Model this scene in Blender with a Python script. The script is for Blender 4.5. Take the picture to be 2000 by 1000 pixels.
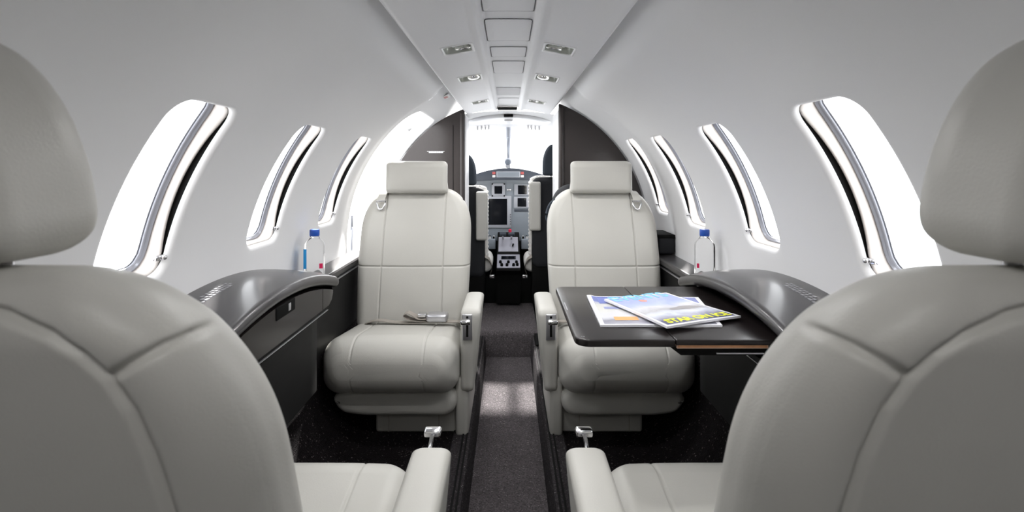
import bpy, bmesh, math, random
import numpy as np
from mathutils import Vector, Matrix
PI = math.pi
R = math.radians
random.seed(4)
for o in list(bpy.data.objects): bpy.data.objects.remove(o)
SC = bpy.context.scene
COL = SC.collection

# ------------------------------------------------------------------ camera, world, sun, exposure
CAMZ = 0.98
cam = bpy.data.cameras.new('camera'); camo = bpy.data.objects.new('camera', cam); COL.objects.link(camo)
camo.location = (0, 0, CAMZ); camo.rotation_euler = (R(90), 0, 0)
cam.sensor_width = 36; cam.lens = 18; cam.shift_x = 0.0035; cam.shift_y = -0.0855
cam.clip_start = 0.02
cam.dof.use_dof = True; cam.dof.focus_distance = 1.9; cam.dof.aperture_fstop = 7.0
SC.camera = camo
SC.view_settings.view_transform = 'Standard'; SC.view_settings.look = 'None'
SC.view_settings.gamma = 1; SC.view_settings.use_curve_mapping = False
SC.view_settings.exposure = 0.2
wd = bpy.data.worlds.new('world'); SC.world = wd; wd.use_nodes = True
bgn = wd.node_tree.nodes['Background']; bgn.inputs[0].default_value = (0.97, 0.985, 1.0, 1); bgn.inputs[1].default_value = 4.0
sun = bpy.data.lights.new('sun', 'SUN'); sun.energy = 24.0; sun.angle = R(2.0); sun.color = (1, .97, .92)
suno = bpy.data.objects.new('sun', sun); COL.objects.link(suno)
suno.rotation_euler = Vector((.015, -1.0, -.85)).to_track_quat('-Z', 'Y').to_euler()

# ------------------------------------------------------------------ materials
def mat(name, col=(.8,.8,.8), rough=.5, metal=0, spec=.5, coat=0, bump=0, bscale=200, cvar=0, cscale=8, emit=None, trans=0, ior=1.45, sheen=0):
    m = bpy.data.materials.new(name); m.use_nodes = True
    nt = m.node_tree; b = nt.nodes['Principled BSDF']
    b.inputs['Base Color'].default_value = (*col, 1); b.inputs['Roughness'].default_value = rough
    b.inputs['Metallic'].default_value = metal; b.inputs['Specular IOR Level'].default_value = spec
    b.inputs['Coat Weight'].default_value = coat; b.inputs['Coat Roughness'].default_value = .12
    b.inputs['Transmission Weight'].default_value = trans; b.inputs['IOR'].default_value = ior
    b.inputs['Sheen Weight'].default_value = sheen
    tc = nt.nodes.new('ShaderNodeTexCoord')
    if cvar:
        n = nt.nodes.new('ShaderNodeTexNoise'); n.inputs['Scale'].default_value = cscale; n.inputs['Detail'].default_value = 6
        nt.links.new(tc.outputs['Object'], n.inputs['Vector'])
        r = nt.nodes.new('ShaderNodeMapRange'); r.inputs[1].default_value = .3; r.inputs[2].default_value = .7
        r.inputs[3].default_value = 1-cvar; r.inputs[4].default_value = 1+cvar
        nt.links.new(n.outputs['Fac'], r.inputs[0])
        mx = nt.nodes.new('ShaderNodeVectorMath'); mx.operation = 'SCALE'; mx.inputs[0].default_value = col
        nt.links.new(r.outputs[0], mx.inputs['Scale']); nt.links.new(mx.outputs[0], b.inputs['Base Color'])
    if bump:
        n = nt.nodes.new('ShaderNodeTexNoise'); n.inputs['Scale'].default_value = bscale; n.inputs['Detail'].default_value = 3
        nt.links.new(tc.outputs['Object'], n.inputs['Vector'])
        bp = nt.nodes.new('ShaderNodeBump'); bp.inputs['Strength'].default_value = bump; bp.inputs['Distance'].default_value = .002
        nt.links.new(n.outputs['Fac'], bp.inputs['Height']); nt.links.new(bp.outputs[0], b.inputs['Normal'])
    if emit: b.inputs['Emission Color'].default_value = (*emit[:3],1); b.inputs['Emission Strength'].default_value = emit[3]
    return m
M = {}
M['wall'] = mat('wall_liner', (.80,.80,.81), .55, bump=.03, bscale=300)
M['ceil'] = mat('ceiling_panel', (.80,.80,.82), .45)
M['sleeve'] = mat('window_sleeve', (.56,.525,.50), .32)
M['gasket'] = mat('window_gasket', (.30,.31,.35), .3, metal=.3)
M['black'] = mat('black', (.006,.006,.006), .7, spec=.1)
M['leather'] = mat('leather', (.495,.485,.45), .42, spec=.45, bump=.12, bscale=420, cvar=.025, cscale=5)
M['lam'] = mat('dark_laminate', (.014,.011,.011), .28, spec=.4, coat=.15, cvar=.1, cscale=14)
M['lamgloss'] = mat('gloss_laminate', (.040,.038,.040), .30, spec=.5, coat=.25)
M['panel'] = mat('side_panel', (.010,.010,.010), .55, spec=.2, bump=.05, cvar=.15, cscale=12)
M['divider'] = mat('divider_laminate', (.040,.034,.033), .36, spec=.4, coat=.0, cvar=.04, cscale=60)
M['chrome'] = mat('chrome', (.78,.78,.80), .14, metal=1)
M['brushed'] = mat('brushed', (.60,.60,.63), .3, metal=.85)
M['white'] = mat('white_plastic', (.85,.85,.86), .35)
M['cockwhite'] = mat('cockpit_liner', (.82,.82,.83), .5)
M['belt'] = mat('belt_webbing', (.34,.31,.275), .6, bump=.4, bscale=500)
M['fleece'] = mat('sheepskin', (.82,.80,.77), .9, bump=1, bscale=160, sheen=.3)
M['cockpitgrey'] = mat('instrument_grey', (.20,.23,.27), .5)
M['glare'] = mat('glareshield', (.045,.055,.075), .6)
M['screen'] = mat('screen', (.004,.005,.008), .08)
M['bezel'] = mat('bezel', (.33,.35,.40), .4)
M['avionics'] = mat('avionics_metal', (.40,.40,.46), .35, metal=.3)
M['crewdark'] = mat('crew_fabric', (.035,.045,.06), .8, bump=.3, bscale=300)
M['blackcloth'] = mat('black_cloth', (.01,.011,.014), .8, bump=.5, bscale=120)
M['cap'] = mat('blue_cap', (.02,.09,.45), .35)
M['blue'] = mat('label_blue', (.03,.32,.72), .3)
M['deep'] = mat('label_deep', (.02,.07,.42), .3)
M['pink'] = mat('label_pink', (.75,.03,.12), .3)
M['pet'] = mat('bottle_plastic', (1,1,1), .02, trans=1, ior=1.2)
M['paper'] = mat('paper', (.86,.86,.90), .35)
M['wood'] = mat('wood_lining', (.55,.27,.13), .45, cvar=.25, cscale=30)
M['red'] = mat('red_mark', (.50,.08,.08), .5)
M['ink'] = mat('white_ink', (.33,.33,.35), .5)
M['yellow'] = mat('yellow_ink', (.85,.88,.03), .4)
M['cyan'] = mat('cyan_ink', (.22,.62,.92), .35)
M['lens'] = mat('lamp_glass', (.9,.9,.88), .05, metal=.7)
M['recess'] = mat('lamp_recess', (.60,.62,.58), .3, metal=.5)
M['greyhatch'] = mat('grey_hatch', (.62,.62,.64), .5)

for nm,c in (('orange',(.80,.42,.16)),('bluegrey',(.30,.33,.55)),('navy',(.16,.20,.50)),('darkpic',(.18,.17,.24)),('orb',(.80,.35,.28)),('rock',(.34,.32,.33))):
    M[nm] = mat(nm, c, .35)
def glass_mat():
    m = bpy.data.materials.new('window_glass'); m.use_nodes = True; nt = m.node_tree; nt.nodes.clear()
    o = nt.nodes.new('ShaderNodeOutputMaterial'); t = nt.nodes.new('ShaderNodeBsdfTransparent'); g = nt.nodes.new('ShaderNodeBsdfGlossy')
    t.inputs[0].default_value = (.96,.97,.98,1); g.inputs['Roughness'].default_value = .02
    lw = nt.nodes.new('ShaderNodeLayerWeight'); lw.inputs[0].default_value = .5
    pw = nt.nodes.new('ShaderNodeMath'); pw.operation = 'POWER'; pw.inputs[1].default_value = 5; nt.links.new(lw.outputs['Facing'], pw.inputs[0])
    f = nt.nodes.new('ShaderNodeMath'); f.operation = 'MULTIPLY_ADD'; f.inputs[1].default_value = .7; f.inputs[2].default_value = .04; nt.links.new(pw.outputs[0], f.inputs[0])
    nt.links.new(f.outputs[0], f.inputs[0]) if False else None; mx = nt.nodes.new('ShaderNodeMixShader')
    nt.links.new(f.outputs[0], mx.inputs[0]); nt.links.new(t.outputs[0], mx.inputs[1]); nt.links.new(g.outputs[0], mx.inputs[2]); nt.links.new(mx.outputs[0], o.inputs[0])
    return m
M['glass'] = glass_mat()

def carpet_mat(name, base, speck):
    m = bpy.data.materials.new(name); m.use_nodes = True; nt = m.node_tree; b = nt.nodes['Principled BSDF']
    b.inputs['Roughness'].default_value = .9; b.inputs['Specular IOR Level'].default_value = .08
    tc = nt.nodes.new('ShaderNodeTexCoord')
    v = nt.nodes.new('ShaderNodeTexVoronoi'); v.inputs['Scale'].default_value = 260; v.inputs['Randomness'].default_value = .55
    nt.links.new(tc.outputs['Object'], v.inputs['Vector'])
    n = nt.nodes.new('ShaderNodeTexNoise'); n.inputs['Scale'].default_value = 5; n.inputs['Detail'].default_value = 5
    nt.links.new(tc.outputs['Object'], n.inputs['Vector'])
    cr = nt.nodes.new('ShaderNodeValToRGB'); e = cr.color_ramp.elements
    e[0].position = .1; e[0].color = (*[c*.45 for c in base],1); e[1].position = .85; e[1].color = (*base,1)
    x = e.new(.97); x.color = (*speck,1)
    nt.links.new(v.outputs['Color'], cr.inputs[0])
    r = nt.nodes.new('ShaderNodeMapRange'); r.inputs[3].default_value = .8; r.inputs[4].default_value = 1.2; nt.links.new(n.outputs['Fac'], r.inputs[0])
    mx = nt.nodes.new('ShaderNodeVectorMath'); mx.operation = 'SCALE'; nt.links.new(cr.outputs[0], mx.inputs[0]); nt.links.new(r.outputs[0], mx.inputs['Scale'])
    nt.links.new(mx.outputs[0], b.inputs['Base Color'])
    bp = nt.nodes.new('ShaderNodeBump'); bp.inputs['Strength'].default_value = 1; bp.inputs['Distance'].default_value = .004
    nt.links.new(v.outputs['Distance'], bp.inputs['Height']); nt.links.new(bp.outputs[0], b.inputs['Normal'])
    return m
M['carpet'] = carpet_mat('carpet', (.011,.009,.010), (.14,.12,.12))
M['carpet2'] = carpet_mat('aisle_carpet', (.115,.103,.108), (.24,.22,.22))

M['carpet3'] = carpet_mat('aisle_edge_carpet', (.05,.045,.048), (.22,.20,.20))
def cover_mat(kind):
    # printed picture of the magazine cover, paled to imitate gloss glare, drawn from generated coordinates
    m = bpy.data.materials.new('cover_'+kind); m.use_nodes = True; nt = m.node_tree; b = nt.nodes['Principled BSDF']
    b.inputs['Roughness'].default_value = .22
    uv = nt.nodes.new('ShaderNodeUVMap')
    mp = nt.nodes.new('ShaderNodeSeparateXYZ'); nt.links.new(uv.outputs[0], mp.inputs[0])
    n = nt.nodes.new('ShaderNodeTexNoise'); n.inputs['Scale'].default_value = 3.2; n.inputs['Detail'].default_value = 5; n.inputs['Distortion'].default_value = .6
    nt.links.new(uv.outputs[0], n.inputs['Vector'])
    ad = nt.nodes.new('ShaderNodeMath'); ad.operation = 'MULTIPLY_ADD'; ad.inputs[1].default_value = .38; nt.links.new(n.outputs['Fac'], ad.inputs[0]); nt.links.new(mp.outputs['Y'], ad.inputs[2])
    cr = nt.nodes.new('ShaderNodeValToRGB'); e = cr.color_ramp.elements
    if kind == 'ice':
        stops = [(.0,(.03,.035,.10)),(.24,(.07,.07,.18)),(.36,(.38,.38,.48)),(.48,(.72,.76,.86)),(.58,(.48,.47,.50)),(.72,(.72,.72,.78)),(.82,(.50,.56,.86)),(.95,(.42,.48,.86)),(1.0,(.42,.48,.90))]
    else:
        stops = [(.0,(.6,.6,.68)),(.25,(.30,.30,.36)),(.40,(.70,.70,.76)),(.7,(.66,.66,.62)),(.85,(.62,.62,.60)),(1,(.16,.20,.50))]
    e[0].position = stops[0][0]; e[0].color = (*stops[0][1],1); e[1].position = stops[-1][0]; e[1].color = (*stops[-1][1],1)
    for p, c in stops[1:-1]: x = e.new(p); x.color = (*c,1)
    nt.links.new(ad.outputs[0], cr.inputs[0]); nt.links.new(cr.outputs[0], b.inputs['Base Color'])
    return m
M['rear'] = mat('rear_partition', (.32,.30,.28), .5)
M['ice'] = cover_mat('ice'); M['news'] = cover_mat('news')

# ------------------------------------------------------------------ helpers
def setp(o, label=None, cat=None, group=None, kind=None):
    if label: o['label'] = label
    if cat: o['category'] = cat
    if group: o['group'] = group
    if kind: o['kind'] = kind
    return o
def mesh(name, V, F, m, parent=None, smooth=True, sharp=None):
    me = bpy.data.meshes.new(name)
    me.from_pydata([tuple(map(float, v)) for v in V], [], [tuple(int(i) for i in f) for f in F])
    me.materials.append(M[m] if isinstance(m, str) else m)
    if smooth: me.polygons.foreach_set('use_smooth', [True]*len(me.polygons))
    if sharp is not None:
        me.set_sharp_from_angle(angle=R(sharp))
    me.update()
    o = bpy.data.objects.new(name, me); COL.objects.link(o)
    if parent is not None: o.parent = parent
    return o
def empty(name, loc, rz=0, label=None, cat=None, group=None, kind=None):
    o = bpy.data.objects.new(name, None); COL.objects.link(o); o.location = loc; o.rotation_euler = (0,0,rz); o.empty_display_size = .05
    return setp(o, label, cat, group, kind)
def from_bm(name, bm, m, parent=None, smooth=True, sharp=35):
    me = bpy.data.meshes.new(name); bm.normal_update(); bm.to_mesh(me); bm.free()
    for x in (m if isinstance(m, (list,tuple)) else [m]): me.materials.append(M[x] if isinstance(x, str) else x)
    if smooth:
        me.polygons.foreach_set('use_smooth', [True]*len(me.polygons)); me.set_sharp_from_angle(angle=R(sharp))
    o = bpy.data.objects.new(name, me); COL.objects.link(o)
    if parent is not None: o.parent = parent
    return o
def bm_box(bm, x0,x1,y0,y1,z0,z1, bev=0, seg=3, mi=0):
    r = bmesh.ops.create_cube(bm, size=1, matrix=Matrix.Translation(((x0+x1)/2,(y0+y1)/2,(z0+z1)/2)) @ Matrix.Diagonal((abs(x1-x0),abs(y1-y0),abs(z1-z0),1)))
    vs = r['verts']; fs = set(f for v in vs for f in v.link_faces)
    for f in fs: f.material_index = mi
    if bev:
        es = list(set(e for v in vs for e in v.link_edges))
        bmesh.ops.bevel(bm, geom=es, offset=bev, segments=seg, profile=.5, affect='EDGES')
def box(name, x0,x1,y0,y1,z0,z1, m, parent=None, bev=0, seg=3):
    bm = bmesh.new(); bm_box(bm, x0,x1,y0,y1,z0,z1, bev, seg); return from_bm(name, bm, m, parent)
def prism(name, pts, axis, a0, a1, m, parent=None, bev=0, seg=3, sharp=35, f=None):
    """polygon pts in the plane normal to axis, extruded a0..a1"""
    bm = bmesh.new()
    def P(p, a):
        return {'x': (a,p[0],p[1]), 'y': (p[0],a,p[1]), 'z': (p[0],p[1],a)}[axis]
    A = [bm.verts.new(P(p,a0)) for p in pts]; B = [bm.verts.new(P(p,a1)) for p in pts]
    bm.faces.new(A); bm.faces.new(B[::-1])
    n = len(pts)
    for i in range(n): bm.faces.new((A[i],B[i],B[(i+1)%n],A[(i+1)%n]))
    bmesh.ops.recalc_face_normals(bm, faces=bm.faces[:])
    if bev:
        es = [e for e in bm.edges if len(e.link_faces)==2 and e.calc_face_angle() > R(40)]
        bmesh.ops.bevel(bm, geom=es, offset=bev, segments=seg, profile=.5, affect='EDGES')
    if f:
        for v in bm.verts: v.co = f(v.co)
    return from_bm(name, bm, m, parent, sharp=sharp)
def lathe(bm, prof, n=24, mtx=Matrix.Identity(4), mi=0):
    rings = []
    for r, z in prof:
        rings.append([bm.verts.new(mtx @ Vector((r*math.cos(2*PI*i/n), r*math.sin(2*PI*i/n), z))) for i in range(n)])
    for a, b in zip(rings, rings[1:]):
        for i in range(n): f = bm.faces.new((a[i],a[(i+1)%n],b[(i+1)%n],b[i])); f.material_index = mi
    bm.faces.new(rings[0][::-1]).material_index = mi; bm.faces.new(rings[-1]).material_index = mi
def tube(name, pts, r, m, parent=None, n=10, closed=False):
    pts = [Vector(p) for p in pts]; V = []; F = []
    N = len(pts); up = Vector((0,0,1))
    for i, p in enumerate(pts):
        a = pts[(i-1)%N] if (i>0 or closed) else p; b = pts[(i+1)%N] if (i<N-1 or closed) else p
        d = (b-a).normalized(); u = d.cross(up)
        if u.length < .1: u = d.cross(Vector((1,0,0)))
        u.normalize(); w = u.cross(d)
        rr = r[i] if isinstance(r,(list,tuple)) else r
        for k in range(n): V.append(p + u*rr*math.cos(2*PI*k/n) + w*rr*math.sin(2*PI*k/n))
    for i in range(N if closed else N-1):
        j = (i+1)%N
        for k in range(n): F.append((i*n+k, i*n+(k+1)%n, j*n+(k+1)%n, j*n+k))
    if not closed: F.append(tuple(range(n))[::-1]); F.append(tuple((N-1)*n+k for k in range(n)))
    return mesh(name, V, F, m, parent)
def ribbon(name, path, width_vec, th, m, parent=None):
    """flat strap along path (list of 3D), widening along width_vec"""
    P = [Vector(p) for p in path]; w = Vector(width_vec); V = []; F = []
    for i, p in enumerate(P):
        d = (P[min(i+1,len(P)-1)]-P[max(i-1,0)]).normalized(); nn = d.cross(w).normalized()*th/2
        V += [p-w/2-nn, p+w/2-nn, p+w/2+nn, p-w/2+nn]
    for i in range(len(P)-1):
        a = i*4; b = a+4
        for k in range(4): F.append((a+k, a+(k+1)%4, b+(k+1)%4, b+k))
    F.append((3,2,1,0)); n = len(V)-4; F.append((n,n+1,n+2,n+3))
    return mesh(name, V, F, m, parent, sharp=50)
def smoothpath(pts, n=8):
    P = [Vector(p) for p in pts]; out = []
    for i in range(len(P)-1):
        p0 = P[max(i-1,0)]; p1 = P[i]; p2 = P[i+1]; p3 = P[min(i+2,len(P)-1)]
        for k in range(n):
            t = k/n
            out.append(.5*((2*p1)+(p2-p0)*t+(2*p0-5*p1+4*p2-p3)*t*t+(3*p1-p0-3*p2+p3)*t**3))
    out.append(P[-1]); return out
def sstep(a, b, x):
    t = min(1, max(0, (x-a)/(b-a))); return t*t*(3-2*t)

def rrect(w, t, rc, N):
    """N points round a rounded rectangle (half sizes w,t), evenly by arc length; starts at +x,0"""
    rc = max(1e-5, min(rc, w, t)); a = w-rc; b = t-rc; q = PI*rc/2
    L = 4*a+4*b+4*q; out = np.zeros((N,2)); 
    segs = [('l',(w,0),(w,b)),('c',(a,b),0),('l',(a,t),(-a,t)),('c',(-a,b),PI/2),('l',(-w,b),(-w,-b)),('c',(-a,-b),PI),('l',(-a,-t),(a,-t)),('c',(a,-b),3*PI/2),('l',(w,-b),(w,0))]
    lens = [b,q,2*a,q,2*b,q,2*a,q,b]
    cum = np.concatenate([[0],np.cumsum(lens)])
    for i in range(N):
        s = L*i/N; k = min(8, int(np.searchsorted(cum, s, side='right')-1)); u = (s-cum[k])/max(lens[k],1e-9)
        g = segs[k]
        if g[0]=='l': out[i] = (g[1][0]+(g[2][0]-g[1][0])*u, g[1][1]+(g[2][1]-g[1][1])*u)
        else: out[i] = (g[1][0]+rc*math.cos(g[2]+u*PI/2), g[1][1]+rc*math.sin(g[2]+u*PI/2))
    return out
def pillow(name, H, hw, ht, frame, m, parent=None, N=120, NV=80, rc=.03, grooves=None, disp=None, flip=False):
    """sections along h in 0..H; hw(h), ht(h) half width / half thickness; frame(x,t,h)->xyz
       grooves: function(x array, t array (normalised -1..1), h array) -> distance array; disp(x,t,h) extra along t"""
    hs = H*(1-np.cos(np.linspace(0,PI,NV)))/2*.35 + np.linspace(0,H,NV)*.65
    hs[0]=0; hs[-1]=H
    e = np.array([0,.0015,.004,.008,.013,.019]); hs = np.unique(np.concatenate([hs, e, H-e]))
    hs.sort(); NV = len(hs)
    X = np.zeros((NV,N)); T = np.zeros((NV,N)); TN = np.zeros((NV,N)); HH = np.repeat(hs[:,None],N,1)
    for j,h in enumerate(hs):
        w = max(hw(h),1e-4); t = max(ht(h),1e-4)
        s = rrect(w,t,min(rc,t*.98),N); X[j]=s[:,0]; T[j]=s[:,1]; TN[j]=s[:,1]/t
    W = np.array([max(hw(h),1e-4) for h in hs])[:,None]
    if disp is not None: T = T + disp(X/W, TN, HH)
    if grooves is not None:
        d, depth, sig = grooves(X, TN, HH)
        g = depth*np.exp(-(d/sig)**2)
        T = T - TN*g
        X = X - np.sign(X)*g*np.sqrt(np.clip(1-TN**2,0,1))*(np.abs(X/W)>.6)
    V = frame(X, T, HH); V = np.stack(V, -1).reshape(-1,3)
    F = []
    idx = np.arange(NV*N).reshape(NV,N)
    a = idx[:-1]; b = idx[1:]
    F = np.stack([a, np.roll(a,-1,1), np.roll(b,-1,1), b], -1).reshape(-1,4)
    if flip: F = F[:,::-1]
    F = [tuple(f) for f in F.tolist()]
    F.append(tuple(idx[0][::-1].tolist()) if not flip else tuple(idx[0].tolist())); F.append(tuple(idx[-1].tolist()) if not flip else tuple(idx[-1][::-1].tolist()))
    return mesh(name, V, F, m, parent)
def rnd(h, H, base, r0, r1=None, k0=None, k1=None):
    """half width profile: base, rounded at both ends over length k with inset r"""
    r1 = r0 if r1 is None else r1; k0 = r0 if k0 is None else k0; k1 = r1 if k1 is None else k1
    v = base
    if h < k0: v -= r0*(1-math.sqrt(max(0,1-((k0-h)/k0)**2)))
    if h > H-k1: v -= r1*(1-math.sqrt(max(0,1-((h-(H-k1))/k1)**2)))
    return v
def segdist(px, pz, pts):
    d = np.full(px.shape, 9.)
    for (x0,z0),(x1,z1) in zip(pts,pts[1:]):
        vx, vz = x1-x0, z1-z0; L = vx*vx+vz*vz
        t = np.clip(((px-x0)*vx+(pz-z0)*vz)/L, 0, 1)
        d = np.minimum(d, np.hypot(px-x0-t*vx, pz-z0-t*vz))
    return d
def text_mesh(name, body, size, mtx, m, parent=None, extrude=.0004, bold=0, align='LEFT', sx=1):
    cu = bpy.data.curves.new(name, 'FONT'); cu.body = body; cu.size = size; cu.extrude = extrude; cu.offset = bold; cu.align_x = align
    cu.resolution_u = 3
    t = bpy.data.objects.new('tmp', cu); COL.objects.link(t)
    dg = bpy.context.evaluated_depsgraph_get(); me = bpy.data.meshes.new_from_object(t.evaluated_get(dg))
    bpy.data.objects.remove(t); me.name = name
    me.transform(mtx @ Matrix.Diagonal((sx,1,1,1))); me.materials.clear(); me.materials.append(M[m])
    o = bpy.data.objects.new(name, me); COL.objects.link(o)
    if parent is not None: o.parent = parent
    return o
def copy_tree(o, parent=None):
    c = o.copy(); COL.objects.link(c); c.parent = parent
    for ch in list(o.children): copy_tree(ch, c)
    return c

# ------------------------------------------------------------------ cabin shell
CZ = CAMZ - .35; RR = .735
def rad(th, y):
    return RR + .03*sstep(2.2,2.42,y) + .045*sstep(R(61),R(71),th)
def wp(side, th, y, dr=0):
    r = rad(th,y)+dr
    return (side*r*math.cos(th), y, CZ + r*math.sin(th))
TH0, TH1 = R(10.0), R(39.6)
def rr_map(U, V, A, B, a, b, r):
    p = (U*a/A, V*b/B); q = (max(-(a-r),min(a-r,p[0])), max(-(b-r),min(b-r,p[1])))
    d = (p[0]-q[0], p[1]-q[1]); L = math.hypot(*d) or 1; n = (d[0]/L, d[1]/L)
    return (q[0]+n[0]*r, q[1]+n[1]*r), n
LIP = .013
def hole_cell(V, F, key, side, yc, thc, A, B, a, b, r, ys, ths, flange=.03):
    """cell rectangle +-A x +-B (metres along y / arc), rounded hole +-a x +-b"""
    def vid(y, th, dr=0, k=None):
        kk = (round(y,5), round(th,5), round(dr,5)) if k is None else k
        if kk not in key: key[kk] = len(V); V.append(wp(side, th, y, dr))
        return key[kk]
    bd = [(y,ths[0]) for y in ys[:-1]] + [(ys[-1],t) for t in ths[:-1]] + [(y,ths[-1]) for y in ys[::-1][:-1]] + [(ys[0],t) for t in ths[::-1][:-1]]
    n = len(bd); rings = [[vid(y,t) for y,t in bd]]
    K = 5
    hp = []
    for y,t in bd:
        U = y-yc; Vv = (t-thc)*RR; p, nn = rr_map(U,Vv,A,B,a+LIP,b+LIP,r+LIP); hp.append((U,Vv,p,nn))
    for k in range(1,K+1):
        s = k/K; s = s**.8; row = []
        for (U,Vv,p,nn) in hp:
            u = U+(p[0]-U)*s; v = Vv+(p[1]-Vv)*s
            V.append(wp(side, thc+v/RR, yc+u)); row.append(len(V)-1)
        rings.append(row)
    for ph in (18,36,54,72,90):
        c = R(ph); row = []
        for (U,Vv,p,nn) in hp:
            u = p[0]-nn[0]*LIP*math.sin(c); v = p[1]-nn[1]*LIP*math.sin(c)
            V.append(wp(side, thc+v/RR, yc+u, LIP*(1-math.cos(c)))); row.append(len(V)-1)
        rings.append(row)
    row = []
    for (U,Vv,p,nn) in hp:
        V.append(wp(side, thc+(p[1]-nn[1]*LIP)/RR, yc+p[0]-nn[0]*LIP, LIP+flange)); row.append(len(V)-1)
    rings.append(row)
    for a_, b_ in zip(rings, rings[1:]):
        for i in range(n): F.append((a_[i],a_[(i+1)%n],b_[(i+1)%n],b_[i]))
def make_wall(name, side, cells, ybreaks, th_lo, th_hi):
    """cells: list of dict(y0,y1,t0,t1,yc,thc,a,b,r). ybreaks: overall y0,y1"""
    V=[]; F=[]; key={}
    def vid(y, th):
        kk=(round(y,5),round(th,5),0.0)
        if kk not in key: key[kk]=len(V); V.append(wp(side,th,y))
        return key[kk]
    def grid(ys, ths):
        for y0,y1 in zip(ys,ys[1:]):
            for t0,t1 in zip(ths,ths[1:]): F.append((vid(y0,t0),vid(y1,t0),vid(y1,t1),vid(y0,t1)))
    t0,t1 = cells[0]['t0'], cells[0]['t1']
    mid = list(np.linspace(t0,t1,37)); low = list(np.linspace(th_lo,t0,12)); top = list(np.linspace(t1,th_hi,14))
    y = ybreaks[0]
    for c in cells + [None]:
        ye = c['y0'] if c else ybreaks[1]
        if ye > y+1e-4:
            ys = list(np.linspace(y,ye,max(2,int((ye-y)/.02)+1)))
            grid(ys,low); grid(ys,mid); grid(ys,top)
        if c:
            ys = list(np.linspace(c['y0'],c['y1'],27)); grid(ys,low); grid(ys,top)
            hole_cell(V,F,key,side,c['yc'],c['thc'],(c['y1']-c['y0'])/2,(t1-t0)/2*RR,c['a'],c['b'],c['r'],ys,mid,c.get('fl',.03))
            y = c['y1']
    if side > 0: F = [f[::-1] for f in F]
    return setp(mesh(name, V, F, 'wall'), kind='structure')
THC = (TH0+TH1)/2; HB = (TH1-TH0)/2*RR
def wcell(fwd): return dict(y0=fwd-.10-.15, y1=fwd-.10+.15, t0=R(3), t1=R(46.6), yc=fwd-.10, thc=THC, a=.098, b=HB, r=.042, fl=.001)
RW = [-.46, 1.045, 1.56, 2.075, 2.605]  # aftmost window is unseen, added to let in fill light
LW = [-.44, 1.085, 1.61, 2.14]  # aftmost one likewise unseen and added for fill
make_wall('wall_right', 1, [wcell(f) for f in RW], (-1.1, 3.16), R(-20), R(73))
make_wall('wall_left', -1, [wcell(f) for f in LW], (-1.1, 2.385), R(-20), R(73))
# cell with the open cabin door on the left
def door_wall():
    V=[]; F=[]; key={}; y0,y1 = 2.385, 3.14
    ths = list(np.linspace(R(-40),R(61),80)); ys = list(np.linspace(y0,y1,30))
    c_t = (R(-40)+R(61))/2; B = (R(61)-R(-40))/2*RR
    yc = 2.755; a = .315
    # opening centred so its top edge sits at 54 degrees
    hole_cell(V,F,key,-1,(y0+y1)/2, c_t, (y1-y0)/2, B, .325, B-.075, .12, ys, ths, .05)
    def vid(y, th):
        kk=(round(y,5),round(th,5),0.0)
        if kk not in key: key[kk]=len(V); V.append(wp(-1,th,y))
        return key[kk]
    top = list(np.linspace(R(61),R(73),8))
    for a0,a1 in zip(ys,ys[1:]):
        for t0,t1 in zip(top,top[1:]): F.append((vid(a0,t0),vid(a1,t0),vid(a1,t1),vid(a0,t1)))
    return mesh('wall_forward_left', V, F, 'wall')
setp(door_wall(), kind='structure')

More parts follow.
